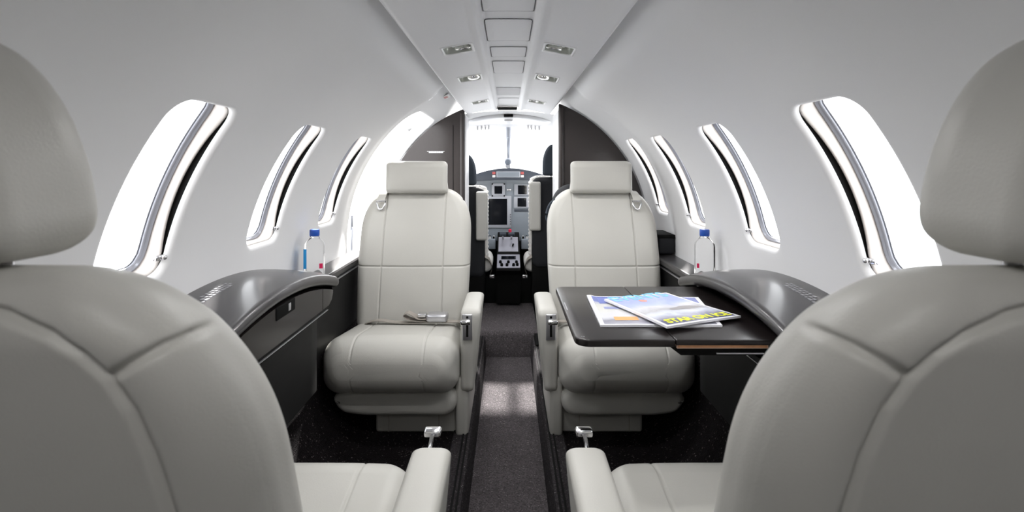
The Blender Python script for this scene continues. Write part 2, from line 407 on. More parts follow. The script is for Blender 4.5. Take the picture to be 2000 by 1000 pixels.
def make_window(name, side, fwd, idx):
    yc = fwd-.10; root = empty(name, wp(side, THC, yc, .04), kind='structure'); lo = Vector(root.location)
    N = 96; ang = [2*PI*i/N for i in range(N)]
    def outline(off, bulge=0, a=.098, b=HB, r=.042):
        out = []
        for t in ang:
            U = math.cos(t); Vv = math.sin(t); k = max(abs(U)/1, abs(Vv)/1); U/=k; Vv/=k
            p, n = rr_map(U,Vv,1,1,a-off,b-off,max(.01,r-off))
            u, v = p
            if bulge: u -= bulge*max(0,n[0])*max(0,1-(v/b)**2)
            out.append((u,v))
        return out
    def ring_mesh(nm, rows, m, cap=False):
        V=[]; F=[]
        for (off,bulge,dr) in rows:
            for u,v in outline(off,0): V.append(Vector(wp(side, THC+v/RR, yc+u, dr+bulge*sstep(.05,.09,u)*max(0,1-(v/(HB-.012))**2)))-lo)
        for k in range(len(rows)-1):
            for i in range(N): F.append((k*N+i, k*N+(i+1)%N, (k+1)*N+(i+1)%N, (k+1)*N+i))
        if cap: F.append(tuple(range(len(V)-N,len(V))))
        if side > 0: F = [f[::-1] for f in F]
        return mesh(nm, V, F, m, root)
    # pale sleeve with a bulged forward side, leaving the blind slot open behind it
    ring_mesh('window_sleeve', [(-.003,.014,.016),(-.001,.014,.0145),(.0015,.014,.0145),(.003,.013,.017),(.0035,.010,.024),(.002,.006,.033),(-.001,.002,.043),(-.002,0,.051),(.000,0,.055)], 'sleeve')
    ring_mesh('blind_slot', [(-.0005,0,.0125),(-.006,0,.014),(-.008,.014,.018),(-.003,.014,.0165)], 'black')
    ring_mesh('window_gasket', [(-.003,0,.053),(.001,0,.050),(.003,0,.051),(.004,0,.055),(.006,0,.0555),(.008,0,.058),(.008,0,.060)], 'gasket')
    ring_mesh('outer_seal', [(-.003,0,.054),(-.004,0,.064),(.008,0,.064)], 'gasket')
    V=[]; F=[]; oo = outline(.0075)
    for k in range(9):
        s = 1-k/8*.999
        for u,v in oo: V.append(Vector(wp(side, THC+v*s/RR, yc+u*s, .059))-lo)
    for k in range(8):
        for i in range(N): F.append((k*N+i,k*N+(i+1)%N,(k+1)*N+(i+1)%N,(k+1)*N+i))
    if side > 0: F = [f[::-1] for f in F]
    g = mesh('window_pane', V, F, 'glass', root)
    # blind latch low in the forward corner
    bm = bmesh.new(); c = Vector(wp(side, TH0+R(2.6), fwd-.016, .014))-lo
    bm_box(bm, c.x-.004, c.x+.004, c.y-.012, c.y+.012, c.z-.006, c.z+.006, .002, 2)
    bmesh.ops.create_uvsphere(bm, u_segments=12, v_segments=8, radius=.006, matrix=Matrix.Translation(c+Vector((-side*.008,.006,0))))
    from_bm('blind_latch', bm, 'chrome', root)
    return root
n = 1
for f in RW: make_window('window_%d'%n, 1, f, n); n += 1
for f in LW: make_window('window_%d'%n, -1, f, n); n += 1

# lower cabin: floor, sunk aisle, step, carpeted sides
setp(box('floor_left', -.56, -.15, -1.1, 3.25, -.12, 0, 'carpet'), kind='structure')
setp(box('floor_right', .15, .56, -1.1, 3.25, -.12, 0, 'carpet'), kind='structure')
setp(box('floor_aisle', -.155, .155, -1.1, 2.99, -.15, -.115, 'carpet2'), kind='structure')
prism('trim_1', [(2.97,-.115),(2.975,.01),(2.985,.028),(3.0,.033),(3.62,.033),(3.62,-.15),(2.97,-.15)], 'x', -.17, .17, 'carpet2', sharp=60)
setp(bpy.data.objects['trim_1'], kind='structure')
k = 2
for s in (-1,1):
    # moulded carpet rise and the two thin rails edging the aisle
    pr = [(s*.128,-.117),(s*.131,-.03),(s*.138,.004),(s*.15,.010),(s*.20,.008),(s*.205,0),(s*.205,-.1),(s*.15,-.117)]
    setp(prism('trim_%d'%k, pr, 'y', -1.1, 2.965, 'carpet3', sharp=50), kind='structure'); k += 1
    setp(box('trim_%d'%k, s*.150-.003, s*.150+.003, -1.1, 2.96, .0085, .014, 'black', bev=.001), kind='structure'); k += 1
    setp(box('trim_%d'%k, s*.164-.003, s*.164+.003, -1.1, 2.96, .0085, .014, 'black', bev=.001), kind='structure'); k += 1
    nm = 'baseboard_left' if s < 0 else 'baseboard_right'
    V=[]; F=[]
    prof = [(.735,.46),(.70,.40),(.668,.36),(.664,.20),(.65,.14),(.61,.07),(.56,.02),(.50,.003)]
    for y in (-1.1, 3.1):
        for x,z in prof: V.append((s*x,y,z))
    L = len(prof)
    for i in range(L-1): F.append((i,i+1,L+i+1,L+i))
    setp(mesh(nm, V, F, 'carpet'), kind='structure')
setp(box('wall_rear', -.8, .8, -1.14, -1.1, -.2, 1.5, 'rear'), kind='structure')
# hull under and over the cabin (keeps daylight out of the voids)
setp(box('trim_20', -.72,.72,-1.14,4.7,-.22,-.16,'black'), kind='structure')
for s in (-1,1):
    setp(box('trim_2%d'%(2+s), s*.70, s*.74, -1.14, 2.38 if s<0 else 3.2, -.2, .39, 'black'), kind='structure')

# ceiling: dropped service panel with two bright ridges and a shallow centre channel
def zc(r): return CAMZ + r
CP = [(-.262,.352),(-.257,.334),(-.250,.329),(-.242,.3305),(-.192,.341),(-.104,.3565),(-.094,.356),(-.082,.350),(-.074,.3505),(-.069,.356),(-.064,.366),(-.055,.3695),(0,.370)]
CP = CP + [(-x,z) for x,z in CP[:-1][::-1]]
LAMPS = [(-.14,.05),(.96,.05),(1.50,.050),(1.98,.056),(2.68,.050)]  # first two rows: unseen fixtures added as fill
def ceiling():
    V=[]; F=[]; ys = sorted(list(np.linspace(-1.1,3.02,30)) + [3.06,3.10] + [q for yl,dd in LAMPS for q in (yl-dd,yl+dd)])
    L = len(CP)
    for y in ys:
        d = {3.06:.002,3.09:.012,3.10:.03}.get(y,0)
        for x,z in CP: V.append((x,y,zc(z)+d*0 - 0*d))
    for j in range(len(ys)-1):
        ym = (ys[j]+ys[j+1])/2; inl = any(abs(ym-yl)<dd for yl,dd in LAMPS)
        for i in range(L-1):
            if inl and abs(abs(CP[i][0]+CP[i+1][0])/2-.148) < .001: continue
            F.append((j*L+i,j*L+i+1,(j+1)*L+i+1,(j+1)*L+i))
    # front end face rising to the arch
    b = len(V)
    for x,z in CP: V.append((x,3.10,zc(z)+.07))
    o = (len(ys)-1)*L
    for i in range(L-1): F.append((o+i,o+i+1,b+i+1,b+i))
    # roof above the panel
    b = len(V)
    V.extend([(-.30,-1.1,zc(.40)),(.30,-1.1,zc(.40)),(.30,3.25,zc(.42)),(-.30,3.25,zc(.42))]); F.append((b,b+1,b+2,b+3))
    return mesh('ceiling', V, F, 'ceil', sharp=70)
ceil = setp(ceiling(), kind='structure')
def zpanel(x):
    ax = abs(x); 
    for (x0,z0),(x1,z1) in zip(CP,CP[1:]):
        if x0 <= -ax <= x1: return z0+(z1-z0)*(-ax-x0)/(x1-x0)
    return .370
# access hatches outlined by thin grooves
def hatch(y0, y1, hw, m='ceil', groove=True):
    N = 80; c = (y0+y1)/2; hh = (y1-y0)/2
    def ringm(nm, offs, m_, dz, par, cap):
        V=[]; F=[]
        for o_ in offs:
            for p in rrect(hw-o_, hh-o_, .007, N): V.append((p[0], c+p[1], zc(zpanel(p[0]))-dz))
        for k in range(len(offs)-1):
            for i in range(N): F.append((k*N+i,(k+1)*N+i,(k+1)*N+(i+1)%N,k*N+(i+1)%N))
        if cap: F.append(tuple(range((len(offs)-1)*N, len(offs)*N))[::-1])
        return mesh(nm, V, F, m_, par, smooth=False)
    o = ringm('access_hatch', [.0020,.02], m, .0016, ceil, True)
    if groove: ringm('hatch_gap', [0,.0022], 'greyhatch2', .0014, o, False)
M['greyhatch2'] = mat('hatch_gap', (.12,.12,.13), .8)
for (y0,y1,hw,mm,g) in [(.30,.62,.060,'ceil',1),(.64,.93,.060,'ceil',1),(.95,1.20,.060,'ceil',1),(1.262,1.478,.0605,'ceil',1),(1.552,1.69,.0565,'ceil',1),(1.758,1.98,.0565,'ceil',1),(2.33,2.575,.0575,'greyhatch',0),(2.68,2.95,.055,'ceil',0)]:
    hatch(y0,y1,hw,mm,g)
setp(box('trim_30', -.065,.052, 3.02,3.102, zc(.352), zc(.362), 'black', bev=.002), kind='structure')

# reading lights, plus unseen ones added aft as fill
LAMP_W = 5.6
def reading_light(side, y, d, label, turn, size=1.0):
    x = side*.148; z = zc(zpanel(.148))
    sl = math.atan2(.3565-.341, .088)
    t = empty('reading_light', (x,y,z), 0, label, 'light', 'reading lights in the ceiling panel')
    t.rotation_euler = (0, side*sl, 0)
    w = .0435; N = 48
    V=[]; F=[]
    rows = [(-.0045,.0002,.003),(-.004,-.0018,.003),(-.001,-.0022,.006),(.002,-.0018,.010),(.003,.001,.012)]
    for off,zz,rc in rows:
        for p in rrect(w-off, d-off, rc, N): V.append((p[0],p[1],zz))
    for k in range(len(rows)-1):
        for i in range(N): F.append((k*N+i,k*N+(i+1)%N,(k+1)*N+(i+1)%N,(k+1)*N+i))
    mesh('rim', V, F, 'white', t)
    V=[]; F=[]
    rows = [(.003,.001),(.0035,.012),(.006,.020),(.012,.026),(.022,.029),(.034,.030)]
    for off,zz in rows:
        for p in rrect(max(.004,w-off), max(.004,d-off), .012, N): V.append((p[0],p[1],zz))
    for k in range(len(rows)-1):
        for i in range(N): F.append((k*N+i,k*N+(i+1)%N,(k+1)*N+(i+1)%N,(k+1)*N+i))
    F.append(tuple(range((len(rows)-1)*N,len(rows)*N)))
    mesh('recess', V, F, 'recess', t)
    bm = bmesh.new()
    mt = Matrix.Translation((-side*.014,.006,.012)) @ Matrix.Rotation(R(turn),4,'X') @ Matrix.Rotation(R(180),4,'X')
    lathe(bm, [(.003,-.012),(.012,-.010),(.020,-.002),(.024,.006),(.0245,.010),(.0225,.011),(.019,.006),(.010,0),(.001,-.002)], 28, mt)
    from_bm('reflector', bm, 'lens', t)
    bm = bmesh.new(); bmesh.ops.create_uvsphere(bm, u_segments=16, v_segments=10, radius=.007, matrix=mt @ Matrix.Translation((0,0,.004)))
    from_bm('bulb', bm, 'chrome', t)
    ld = bpy.data.lights.new('cabin_fill', 'SPOT'); ld.energy = LAMP_W if y > 0 else 5.0; ld.spot_size = R(172); ld.spot_blend = 1.0; ld.shadow_soft_size = .02; ld.color = (1, .99, .985)  # spot added in every fixture to brighten the cabin
    lo = bpy.data.objects.new('cabin_fill', ld); COL.objects.link(lo); lo.parent = t; lo.location = (-side*.014,.006,-.004)
    box('lamp_bracket', -side*.014-.030, -side*.014+.030, .004,.009, .010,.013, 'white', t, bev=.001)
reading_light(-1,-.14,.050,'added aft left fill light, unseen behind the camera',8)  # unseen aft pair added to light the near seat backs
reading_light(1,-.14,.050,'added aft right fill light, unseen behind the camera',8)
reading_light(-1,.96,.050,'added left ceiling fill light, unseen directly above the near left seat',8)  # unseen pair added as fill over the near seats
reading_light(1,.96,.050,'added right ceiling fill light, unseen directly above the near right seat',8)
reading_light(-1,1.50,.050,'largest reading light on the left of the ceiling, nearest the camera',8)
reading_light(1,1.50,.050,'largest reading light on the right of the ceiling, nearest the camera',8)
reading_light(-1,1.98,.056,'middle of the three reading lights on the left, chrome lamp tilted',-14)
reading_light(1,1.98,.056,'middle of the three reading lights on the right, chrome lamp tilted',-14)
reading_light(-1,2.68,.050,'farthest small reading light on the left ceiling panel near the cockpit',0)
reading_light(1,2.68,.050,'farthest small reading light on the right ceiling panel near the cockpit',0)

# placard on the left liner
th = R(65.5); c = Vector(wp(-1,th,2.62,-.0012)); 
pl = empty('placard', c, 0, 'small white placard with red lettering on the left wall beside the ceiling panel', 'sign')
pl.rotation_euler = (0, -(PI/2-th), 0)
box('plate', -.026,.026,-.05,.05,-.0006,.0006,'white',pl,bev=.0004,seg=1)
bm = bmesh.new()
for i,(w_,yy) in enumerate([(.017,.022),(.014,.008),(.016,-.006),(.012,-.02)]): bm_box(bm,-w_,w_,yy-.003,yy+.003,-.0012,-.0006)
from_bm('red_lettering', bm, 'red', pl)

# ------------------------------------------------------------------ dividers ahead of the cabin
def divider(name, s, y0, depth, xin, label, rr):
    t = empty(name, (s*.5,y0,0), 0, label, 'cabinet')
    pts = []
    a0 = math.acos(xin/rr); 
    pts.append((s*xin, -.10)); 
    pts.append((s*xin, CZ+rr*math.sin(a0)))
    for i in range(1,40):
        a = a0 + (R(-50)-a0)*i/39; pts.append((s*rr*math.cos(a), CZ+rr*math.sin(a)))
    pts.append((s*.5,-.10))
    P = [(x-s*.5, z) for x,z in pts]
    prism('body', P, 'y', 0, .03, 'divider', t, bev=.008)
    box('side_wall', min(s*xin,s*(xin+.03))-s*.5, max(s*xin,s*(xin+.03))-s*.5, .03, depth, -.08, zc(.322), 'white', t)
    return t
dl = divider('forward_cabinet', -1, 3.06, .30, .262, 'dark brown arched cabinet on the left of the cockpit doorway, behind left seat', .757)
dr = divider('forward_partition', 1, 2.79, .40, .275, 'dark brown arched partition on the right of the cockpit doorway, behind right seat', .757)
# rounded front posts, door gap, latch strip
for t, s, xin in ((dl,-1,.262),(dr,1,.275)):
    bm = bmesh.new(); lathe(bm, [(.016,-.08),(.016,zc(.33))], 24, Matrix.Translation((s*(xin+.014)-s*.5,.006,0)))
    from_bm('corner_post', bm, 'divider', t)
box('door_gap', -.332+.5, -.329+.5, -.002, .004, 0, 1.24, 'black', dl)
lb = empty('x',(0,0,0)); bpy.data.objects.remove(lb)
bm = bmesh.new(); random.seed(3)
xx = -.475
while xx < -.39: 
    w_ = random.uniform(.004,.011); bm_box(bm, xx+.5, xx+w_+.5, -.0025, .001, zc(.096)-.003, zc(.096)+.003); xx += w_+.002
bm_box(bm, -.486+.5, -.382+.5, -.0022, .001, zc(.101), zc(.1035))
from_bm('lettering_strip', bm, 'white', dl)
# bright jamb trim down the doorway
setp(box('trim_31', -.262,-.255, 3.10,3.30, .03, 1.30, 'white', bev=.002), kind='structure')

# ------------------------------------------------------------------ doorway surroundings on the left
dgr = empty('door_strut', (-.80, 2.52, .35), 0, 'blue grey metal door strut in the open cabin doorway beside left seat', 'strut')
tube('rod', [(0,0,-.15),(.015,-.0,.0),(.02,.0,.16),(.03,.0,.34)], [.008,.008,.010,.006], 'bezel', dgr)
box('bracket', -.02,.03,-.01,.02,.33,.40,'blue2' if 'blue2' in M else 'bezel',dgr,bev=.004)

# ------------------------------------------------------------------ cockpit
def cockpit():
    # roof lining
    V=[]; F=[]; xs = np.linspace(-.75,.75,31); ys = [3.12,3.3,3.5,3.7,3.9,3.97]
    zs = [.352,.352,.352,.345,.335,.322]
    for y,z in zip(ys,zs):
        for x in xs: V.append((x,y,zc(z-.30*x*x)))
    n_ = len(xs)
    for j in range(len(ys)-1):
        for i in range(n_-1): F.append((j*n_+i,j*n_+i+1,(j+1)*n_+i+1,(j+1)*n_+i))
    r = mesh('ceiling_cockpit', V, F, 'cockwhite'); setp(r, kind='structure')
    # overhead fairing with brackets
    V=[]; F=[]
    N = 40
    for (sx,sy,dz) in [(.30,.30,0),(.27,.27,-.012),(.22,.21,-.018),(.14,.13,-.012),(.05,.04,-.010)]:
        for i in range(N):
            a = 2*PI*i/N; x = sx*math.cos(a); V.append((x, 3.62+sy*math.sin(a), zc(.35-.3*x*x+dz)))
    for k_ in range(4):
        for i in range(N): F.append((k_*N+i,k_*N+(i+1)%N,(k_+1)*N+(i+1)%N,(k_+1)*N+i))
    F.append(tuple(range(4*N,5*N)))
    mesh('overhead_fairing', V, F, 'white', r)
    bm = bmesh.new()
    for x in (-.235,-.205,-.175,-.15,.15,.175,.205,.235):
        bm_box(bm, x-.006,x+.006, 3.88,3.91, zc(.30-.2*x*x), zc(.345-.3*x*x), .002, 1)
    from_bm('visor_bracket', bm, 'greyhatch', r)
    box('overhead_sensor', -.03,.03,3.30,3.36,zc(.335),zc(.352),'black',r,bev=.004)
    # lower walls and floor
    for s,nm in ((-1,'wall_cockpit_left'),(1,'wall_cockpit_right')):
        setp(box(nm, s*.68, s*.72, 3.1, 4.7, -.2, zc(-.02), 'black'), kind='structure')
        setp(box('wall_cockpit_post_left' if s<0 else 'wall_cockpit_post_right', s*.62, s*.70, 3.1, 3.5, -.2, zc(.28), 'cockwhite'), kind='structure')
    setp(box('wall_cockpit_front', -.72,.72,4.5,4.54,-.2,zc(-.05),'black'), kind='structure')
    setp(box('floor_cockpit', -.70,.70,3.605,4.5,-.05,.034,'black'), kind='structure')
    setp(box('floor_doorway', .15,.56,2.79,3.62,-.1,.02,'black'), kind='structure')
    # windscreen: two panes, centre post, side pillars
    wsr = empty('window_20', (0,4.3,CAMZ), kind='structure')
    def quad(nm, pts, th, m):
        bm = bmesh.new(); A=[bm.verts.new(Vector(p)-Vector((0,4.3,CAMZ))) for p in pts]; f = bm.faces.new(A)
        if th: bmesh.ops.solidify(bm, geom=[f], thickness=th)
        return from_bm(nm, bm, m, wsr)
    for s in (-1,1):
        quad('window_pane', [(s*.02,4.48,zc(-.05)),(s*.62,4.25,zc(-.05)),(s*.58,3.82,zc(.24)),(s*.02,3.97,zc(.33))], 0, 'glass')
        quad('window_pane', [(s*.66,4.25,zc(-.05)),(s*.70,3.52,zc(-.05)),(s*.64,3.52,zc(.24)),(s*.60,3.82,zc(.24))], 0, 'glass')
        a = tube('side_pillar', [(s*.64,-.05,-.06),(s*.59,-.48,.25)], .022, 'cockwhite', wsr)
    tube('centre_post', [(0,.18,-.05),(0,-.05,.16),(0,-.31,.34)], [.010,.014,.024], 'bezel', wsr, 12)
    # standby compass hung from the post
    cp = empty('compass', (-.004,4.05,zc(.055)), 0, 'round grey standby compass hanging at the centre of the windscreen', 'compass')
    bm = bmesh.new(); lathe(bm, [(.010,-.02),(.022,-.018),(.028,-.005),(.028,.012),(.020,.022),(.004,.026)], 28, Matrix.Rotation(R(90),4,'X'))
    from_bm('housing', bm, 'bezel', cp)
    bm = bmesh.new(); lathe(bm, [(.015,.024),(.015,.0265)], 24, Matrix.Rotation(R(90),4,'X')); from_bm('dial', bm, 'cockpitgrey', cp)
    tube('stem', [(0,.0,.024),(0,.005,.11),(0,-.01,.19)], [.008,.005,.008], 'bezel', cp)
    box('mount', -.02,.02,-.01,.02,-.055,-.022,'greyhatch',cp,bev=.004)
cockpit()

def panel():
    t = empty('instrument_panel', (0,3.97,.4), 0, 'grey cockpit instrument panel with dark screens under the windscreen', 'instrument panel')
    o = Vector((0,3.97,.4))
    def bx(nm,x0,x1,y0,y1,z0,z1,m,par=t,bev=.003): return box(nm,x0,x1,y0-3.97,y1-3.97,zc(z0)-.4,zc(z1)-.4,m,par,bev=bev,seg=2)
    # board with arched top
    pts = [(-.62,zc(-.56)-.4)]+[(x,zc(-.07-.25*x*x)-.4) for x in np.linspace(-.62,.62,24)]+[(.62,zc(-.56)-.4)]
    prism('board', pts, 'y', 0, .05, 'cockpitgrey', t)
    # hooded glareshield
    pts = [(x,zc(.004-.75*x*x if abs(x)<.35 else -.088)-.4) for x in np.linspace(-.62,.62,41)]
    lower = [(x,zc(-.088-.16*x*x)-.4) for x in np.linspace(.62,-.62,41)]
    prism('glareshield', pts+lower, 'y', -.09, .46, 'glare', t, bev=.006, seg=2)
    F_ = 3.97-.092
    an = bx('warning_panel',-.092,.09,F_-.004,F_,-.068,-.022,'bezel')
    box('warning_screen',-.083,.081,F_-.0055-3.97,F_-.003-3.97,zc(-.063)-.4,zc(-.028)-.4,'cockpitgrey',an)
    for x in (-.11,.105):
        bx('red_switch',x-.012,x+.012,F_-.005,F_,-.045,-.025,'redlamp'); bx('white_switch',x-.012,x+.012,F_-.005,F_,-.068,-.05,'greyhatch')
    F_ = 3.97
    def disp(cx,cz,w,h,sw,sh,nm='display'):
        b = bx(nm,cx-w,cx+w,F_-.012,F_,cz-h,cz+h,'bezel'); 
        box('screen',cx-sw,cx+sw,F_-.0135-3.97,F_-.011-3.97,zc(cz-sh)-.4,zc(cz+sh)-.4,'screen',b)
        return b
    b = disp(-.078,-.166,.052,.052,.030,.030)
    for sx in(-1,1):
        for sz in (-1,1):
            bm = bmesh.new(); lathe(bm,[(.006,0),(.006,.005)],10,Matrix.Translation((-.078+sx*.046,-.012,zc(-.166+sz*.046)-.4))@Matrix.Rotation(R(90),4,'X')); from_bm('screw',bm,'black',b)
    b = disp(-.082,-.335,.105,.125,.072,.100)
    for i in range(5): box('button', .012,.018, -.015,-.011, zc(-.36-.018*i)-.4, zc(-.354-.018*i)-.4,'black',b)
    disp(.108,-.165,.064,.043,.034,.034); disp(.105,-.262,.064,.043,.034,.034)
    bx('switch_strip',.045,.155,F_-.006,F_,-.335,-.315,'glare')
    bx('key_switch',-.012,.02,F_-.010,F_,-.172,-.158,'brushed')
    for (x,z) in ((-.21,-.17),(.22,-.33),(-.21,-.26)): disp(x,z,.04,.04,.028,.028,'gauge')
    return t
M['redlamp'] = mat('red_lamp', (.45,.10,.10), .4)
panel()

def pedestal():
    t = empty('throttle_pedestal', (0,3.65,.034), 0, 'metal cockpit throttle pedestal between the crew seats below the instrument panel', 'control pedestal')
    L = lambda x,y,z: (x,y-3.65,z-.034)
    # body side profile (y,z)
    pr = [(3.95,.05),(3.95,zc(-.49)),(3.80,zc(-.515)),(3.66,zc(-.60)),(3.62,zc(-.615)),(3.46,zc(-.672)),(3.45,zc(-.69)),(3.52,zc(-.73)),(3.52,.05)]
    prism('body', [(y-3.65,z-.034) for y,z in pr], 'x', -.082,.082, 'black', t, bev=.004, seg=2)
    def slope(nm,x0,x1,y0,y1,z0,z1,th,m):
        V=[]; 
        dy, dz = y1-y0, z1-z0; l = math.hypot(dy,dz); ny, nz = -dz/l, dy/l
        if nz < 0: ny, nz = -ny, -nz
        bm = bmesh.new(); bm_box(bm,x0,x1,0,l,-.002,th,.002,1)
        ang = math.atan2(dz,dy)
        bmesh.ops.transform(bm, matrix=Matrix.Translation(L(0,y0,z0)) @ Matrix.Rotation(ang,4,'X'), verts=bm.verts)
        return from_bm(nm,bm,m,t)
    q = slope('quadrant_plate',-.072,.070,3.665,3.80,zc(-.598),zc(-.513),.006,'avionics')
    r = slope('radio_panel',-.078,.080,3.455,3.625,zc(-.673),zc(-.615),.008,'avionics')
    ang = math.atan2(.058,.17)
    bm = bmesh.new(); bm_box(bm,-.05,.052,.105,.15,.008,.012,.002,1); 
    bmesh.ops.transform(bm, matrix=Matrix.Translation(L(0,3.455,zc(-.673))) @ Matrix.Rotation(ang,4,'X'), verts=bm.verts); from_bm('radio_display',bm,'screen',r)
    for x,y in ((-.055,.06),(0,.06),(.055,.06),(-.045,.02),(.035,.02),(.06,.025),(-.01,.022)):
        bm = bmesh.new(); lathe(bm,[(.010,0),(.009,.014),(.007,.016)],14,Matrix.Translation(L(0,3.455,zc(-.673))) @ Matrix.Rotation(ang,4,'X') @ Matrix.Translation((x,y,.008))); from_bm('knob',bm,'black',r)
    for x in (-.040,.022):
        h = tube('thrust_lever', [L(x,3.78,zc(-.52)),L(x,3.74,zc(-.49)),L(x,3.70,zc(-.475))], .006, 'brushed', t)
        bm = bmesh.new(); lathe(bm,[(.008,-.024),(.013,-.02),(.014,.02),(.008,.024)],14,Matrix.Translation(L(x,3.70,zc(-.475)))@Matrix.Rotation(R(90),4,'Y')); from_bm('grip',bm,'glare',h)
    bm = bmesh.new(); lathe(bm,[(.006,-.015),(.012,0),(.012,.012),(.005,.018)],14,Matrix.Translation(L(.012,3.86,zc(-.475)))); from_bm('red_knob',bm,'redk',t)
    tube('flap_lever',[L(.03,3.72,zc(-.57)),L(.035,3.69,zc(-.545))],.006,'black',t)
    for s in (-1,1):
        box('side_console', min(s*.095,s*.20), max(s*.095,s*.20), 3.80-3.65, 3.95-3.65, zc(-.60)-.034, zc(-.525)-.034, 'cockpitgrey', t, bev=.006)
        for i in range(6):
            x = s*(.11+.028*(i%3)); y = 3.83+.05*(i//3); bm = bmesh.new(); lathe(bm,[(.008,0),(.007,.016)],12,Matrix.Translation(L(x,y,zc(-.525)))); from_bm('knob',bm,'greyhatch' if i%2 else 'black',t)
M['redk'] = mat('red_knob', (.65,.03,.08), .4)
pedestal()

def crew_seat(s, dz, label):
    t = empty('crew_seat', (s*.33,3.6,.034), 0, label, 'seat', 'crew seats')
    def bb(h): return rnd(h,.62,.19,.06,.05)
    zb = zc(-.125+dz)-.034
    pillow('backrest', .62, lambda h: rnd(h,.62,.17,.05,.05), lambda h: rnd(h,.62,.045,.04,.04), lambda x,tt,h: (x, -.10+tt+h*.0, zb-.62+h), 'blackcloth', t, N=64, NV=30, rc=.03)
    rs = np.random.RandomState(3)
    def fl(X,T,H): return .004*np.sin(X*90+H*140)*np.sin(H*160)
    pillow('fleece_cover', .60, lambda h: rnd(h,.60,.19,.06,.06)+.004*math.sin(h*230), lambda h: rnd(h,.60,.03,.03,.03), lambda x,tt,h: (x, -.03+tt, zb-.59+h), 'fleece', t, N=90, NV=70, rc=.025, disp=fl)
    hz = zb+.01
    pillow('headrest', .215, lambda h: rnd(h,.215,.098,.02,.07,.02,.15), lambda h: rnd(h,.215,.035,.02,.03), lambda x,tt,h: (x+(.014 if s<0 else 0), -.10+tt, hz+h), 'crewdark', t, N=48, NV=24, rc=.025)
    for q in (-.04,.05): tube('headrest_post', [(q,-.10,hz-.04),(q,-.10,hz+.03)], .006, 'chrome', t)
    # raised armrest on the aisle side
    xa = -s*.15
    pillow('armrest', .33, lambda h: rnd(h,.33,.038,.012,.012), lambda h: rnd(h,.33,.045,.02,.02), lambda x,tt,h: (xa+x, -.13+tt, zb-.36+h), 'leather', t, N=48, NV=24, rc=.012)
    pillow('seat_cushion', .25, lambda h: rnd(h,.25,.20,.05,.05), lambda h: rnd(h,.25,.06,.04,.04), lambda x,tt,h: (x+s*-.02, -.06+h, zc(-.66)-.034+tt), 'fleece', t, N=64, NV=34, rc=.05, disp=fl)
    box('seat_base', -.16,.16,-.12,.30,.0,zc(-.72)-.034,'black',t,bev=.02)
    box('back_frame', -.17,.17,-.13,-.05,.05,zb-.45,'black',t,bev=.01)
    ribbon('harness', smoothpath([(-s*.17,-.10,zc(-.60)-.034),(-s*.20,-.06,zc(-.63)-.034),(-s*.215,.0,zc(-.69)-.034),(-s*.20,.05,zc(-.75)-.034)],5), (0,.05,.01), .003, 'belt', t)
    box('harness_buckle', -s*.215-.02,-s*.215+.02,-.02,.02,zc(-.77)-.034,zc(-.745)-.034,'chrome',t,bev=.004)
crew_seat(-1, 0, 'left cockpit seat with white raised armrest and dark headrest, fleece cover')
crew_seat(1, .065, 'right cockpit seat with higher dark headrest and white raised armrest')

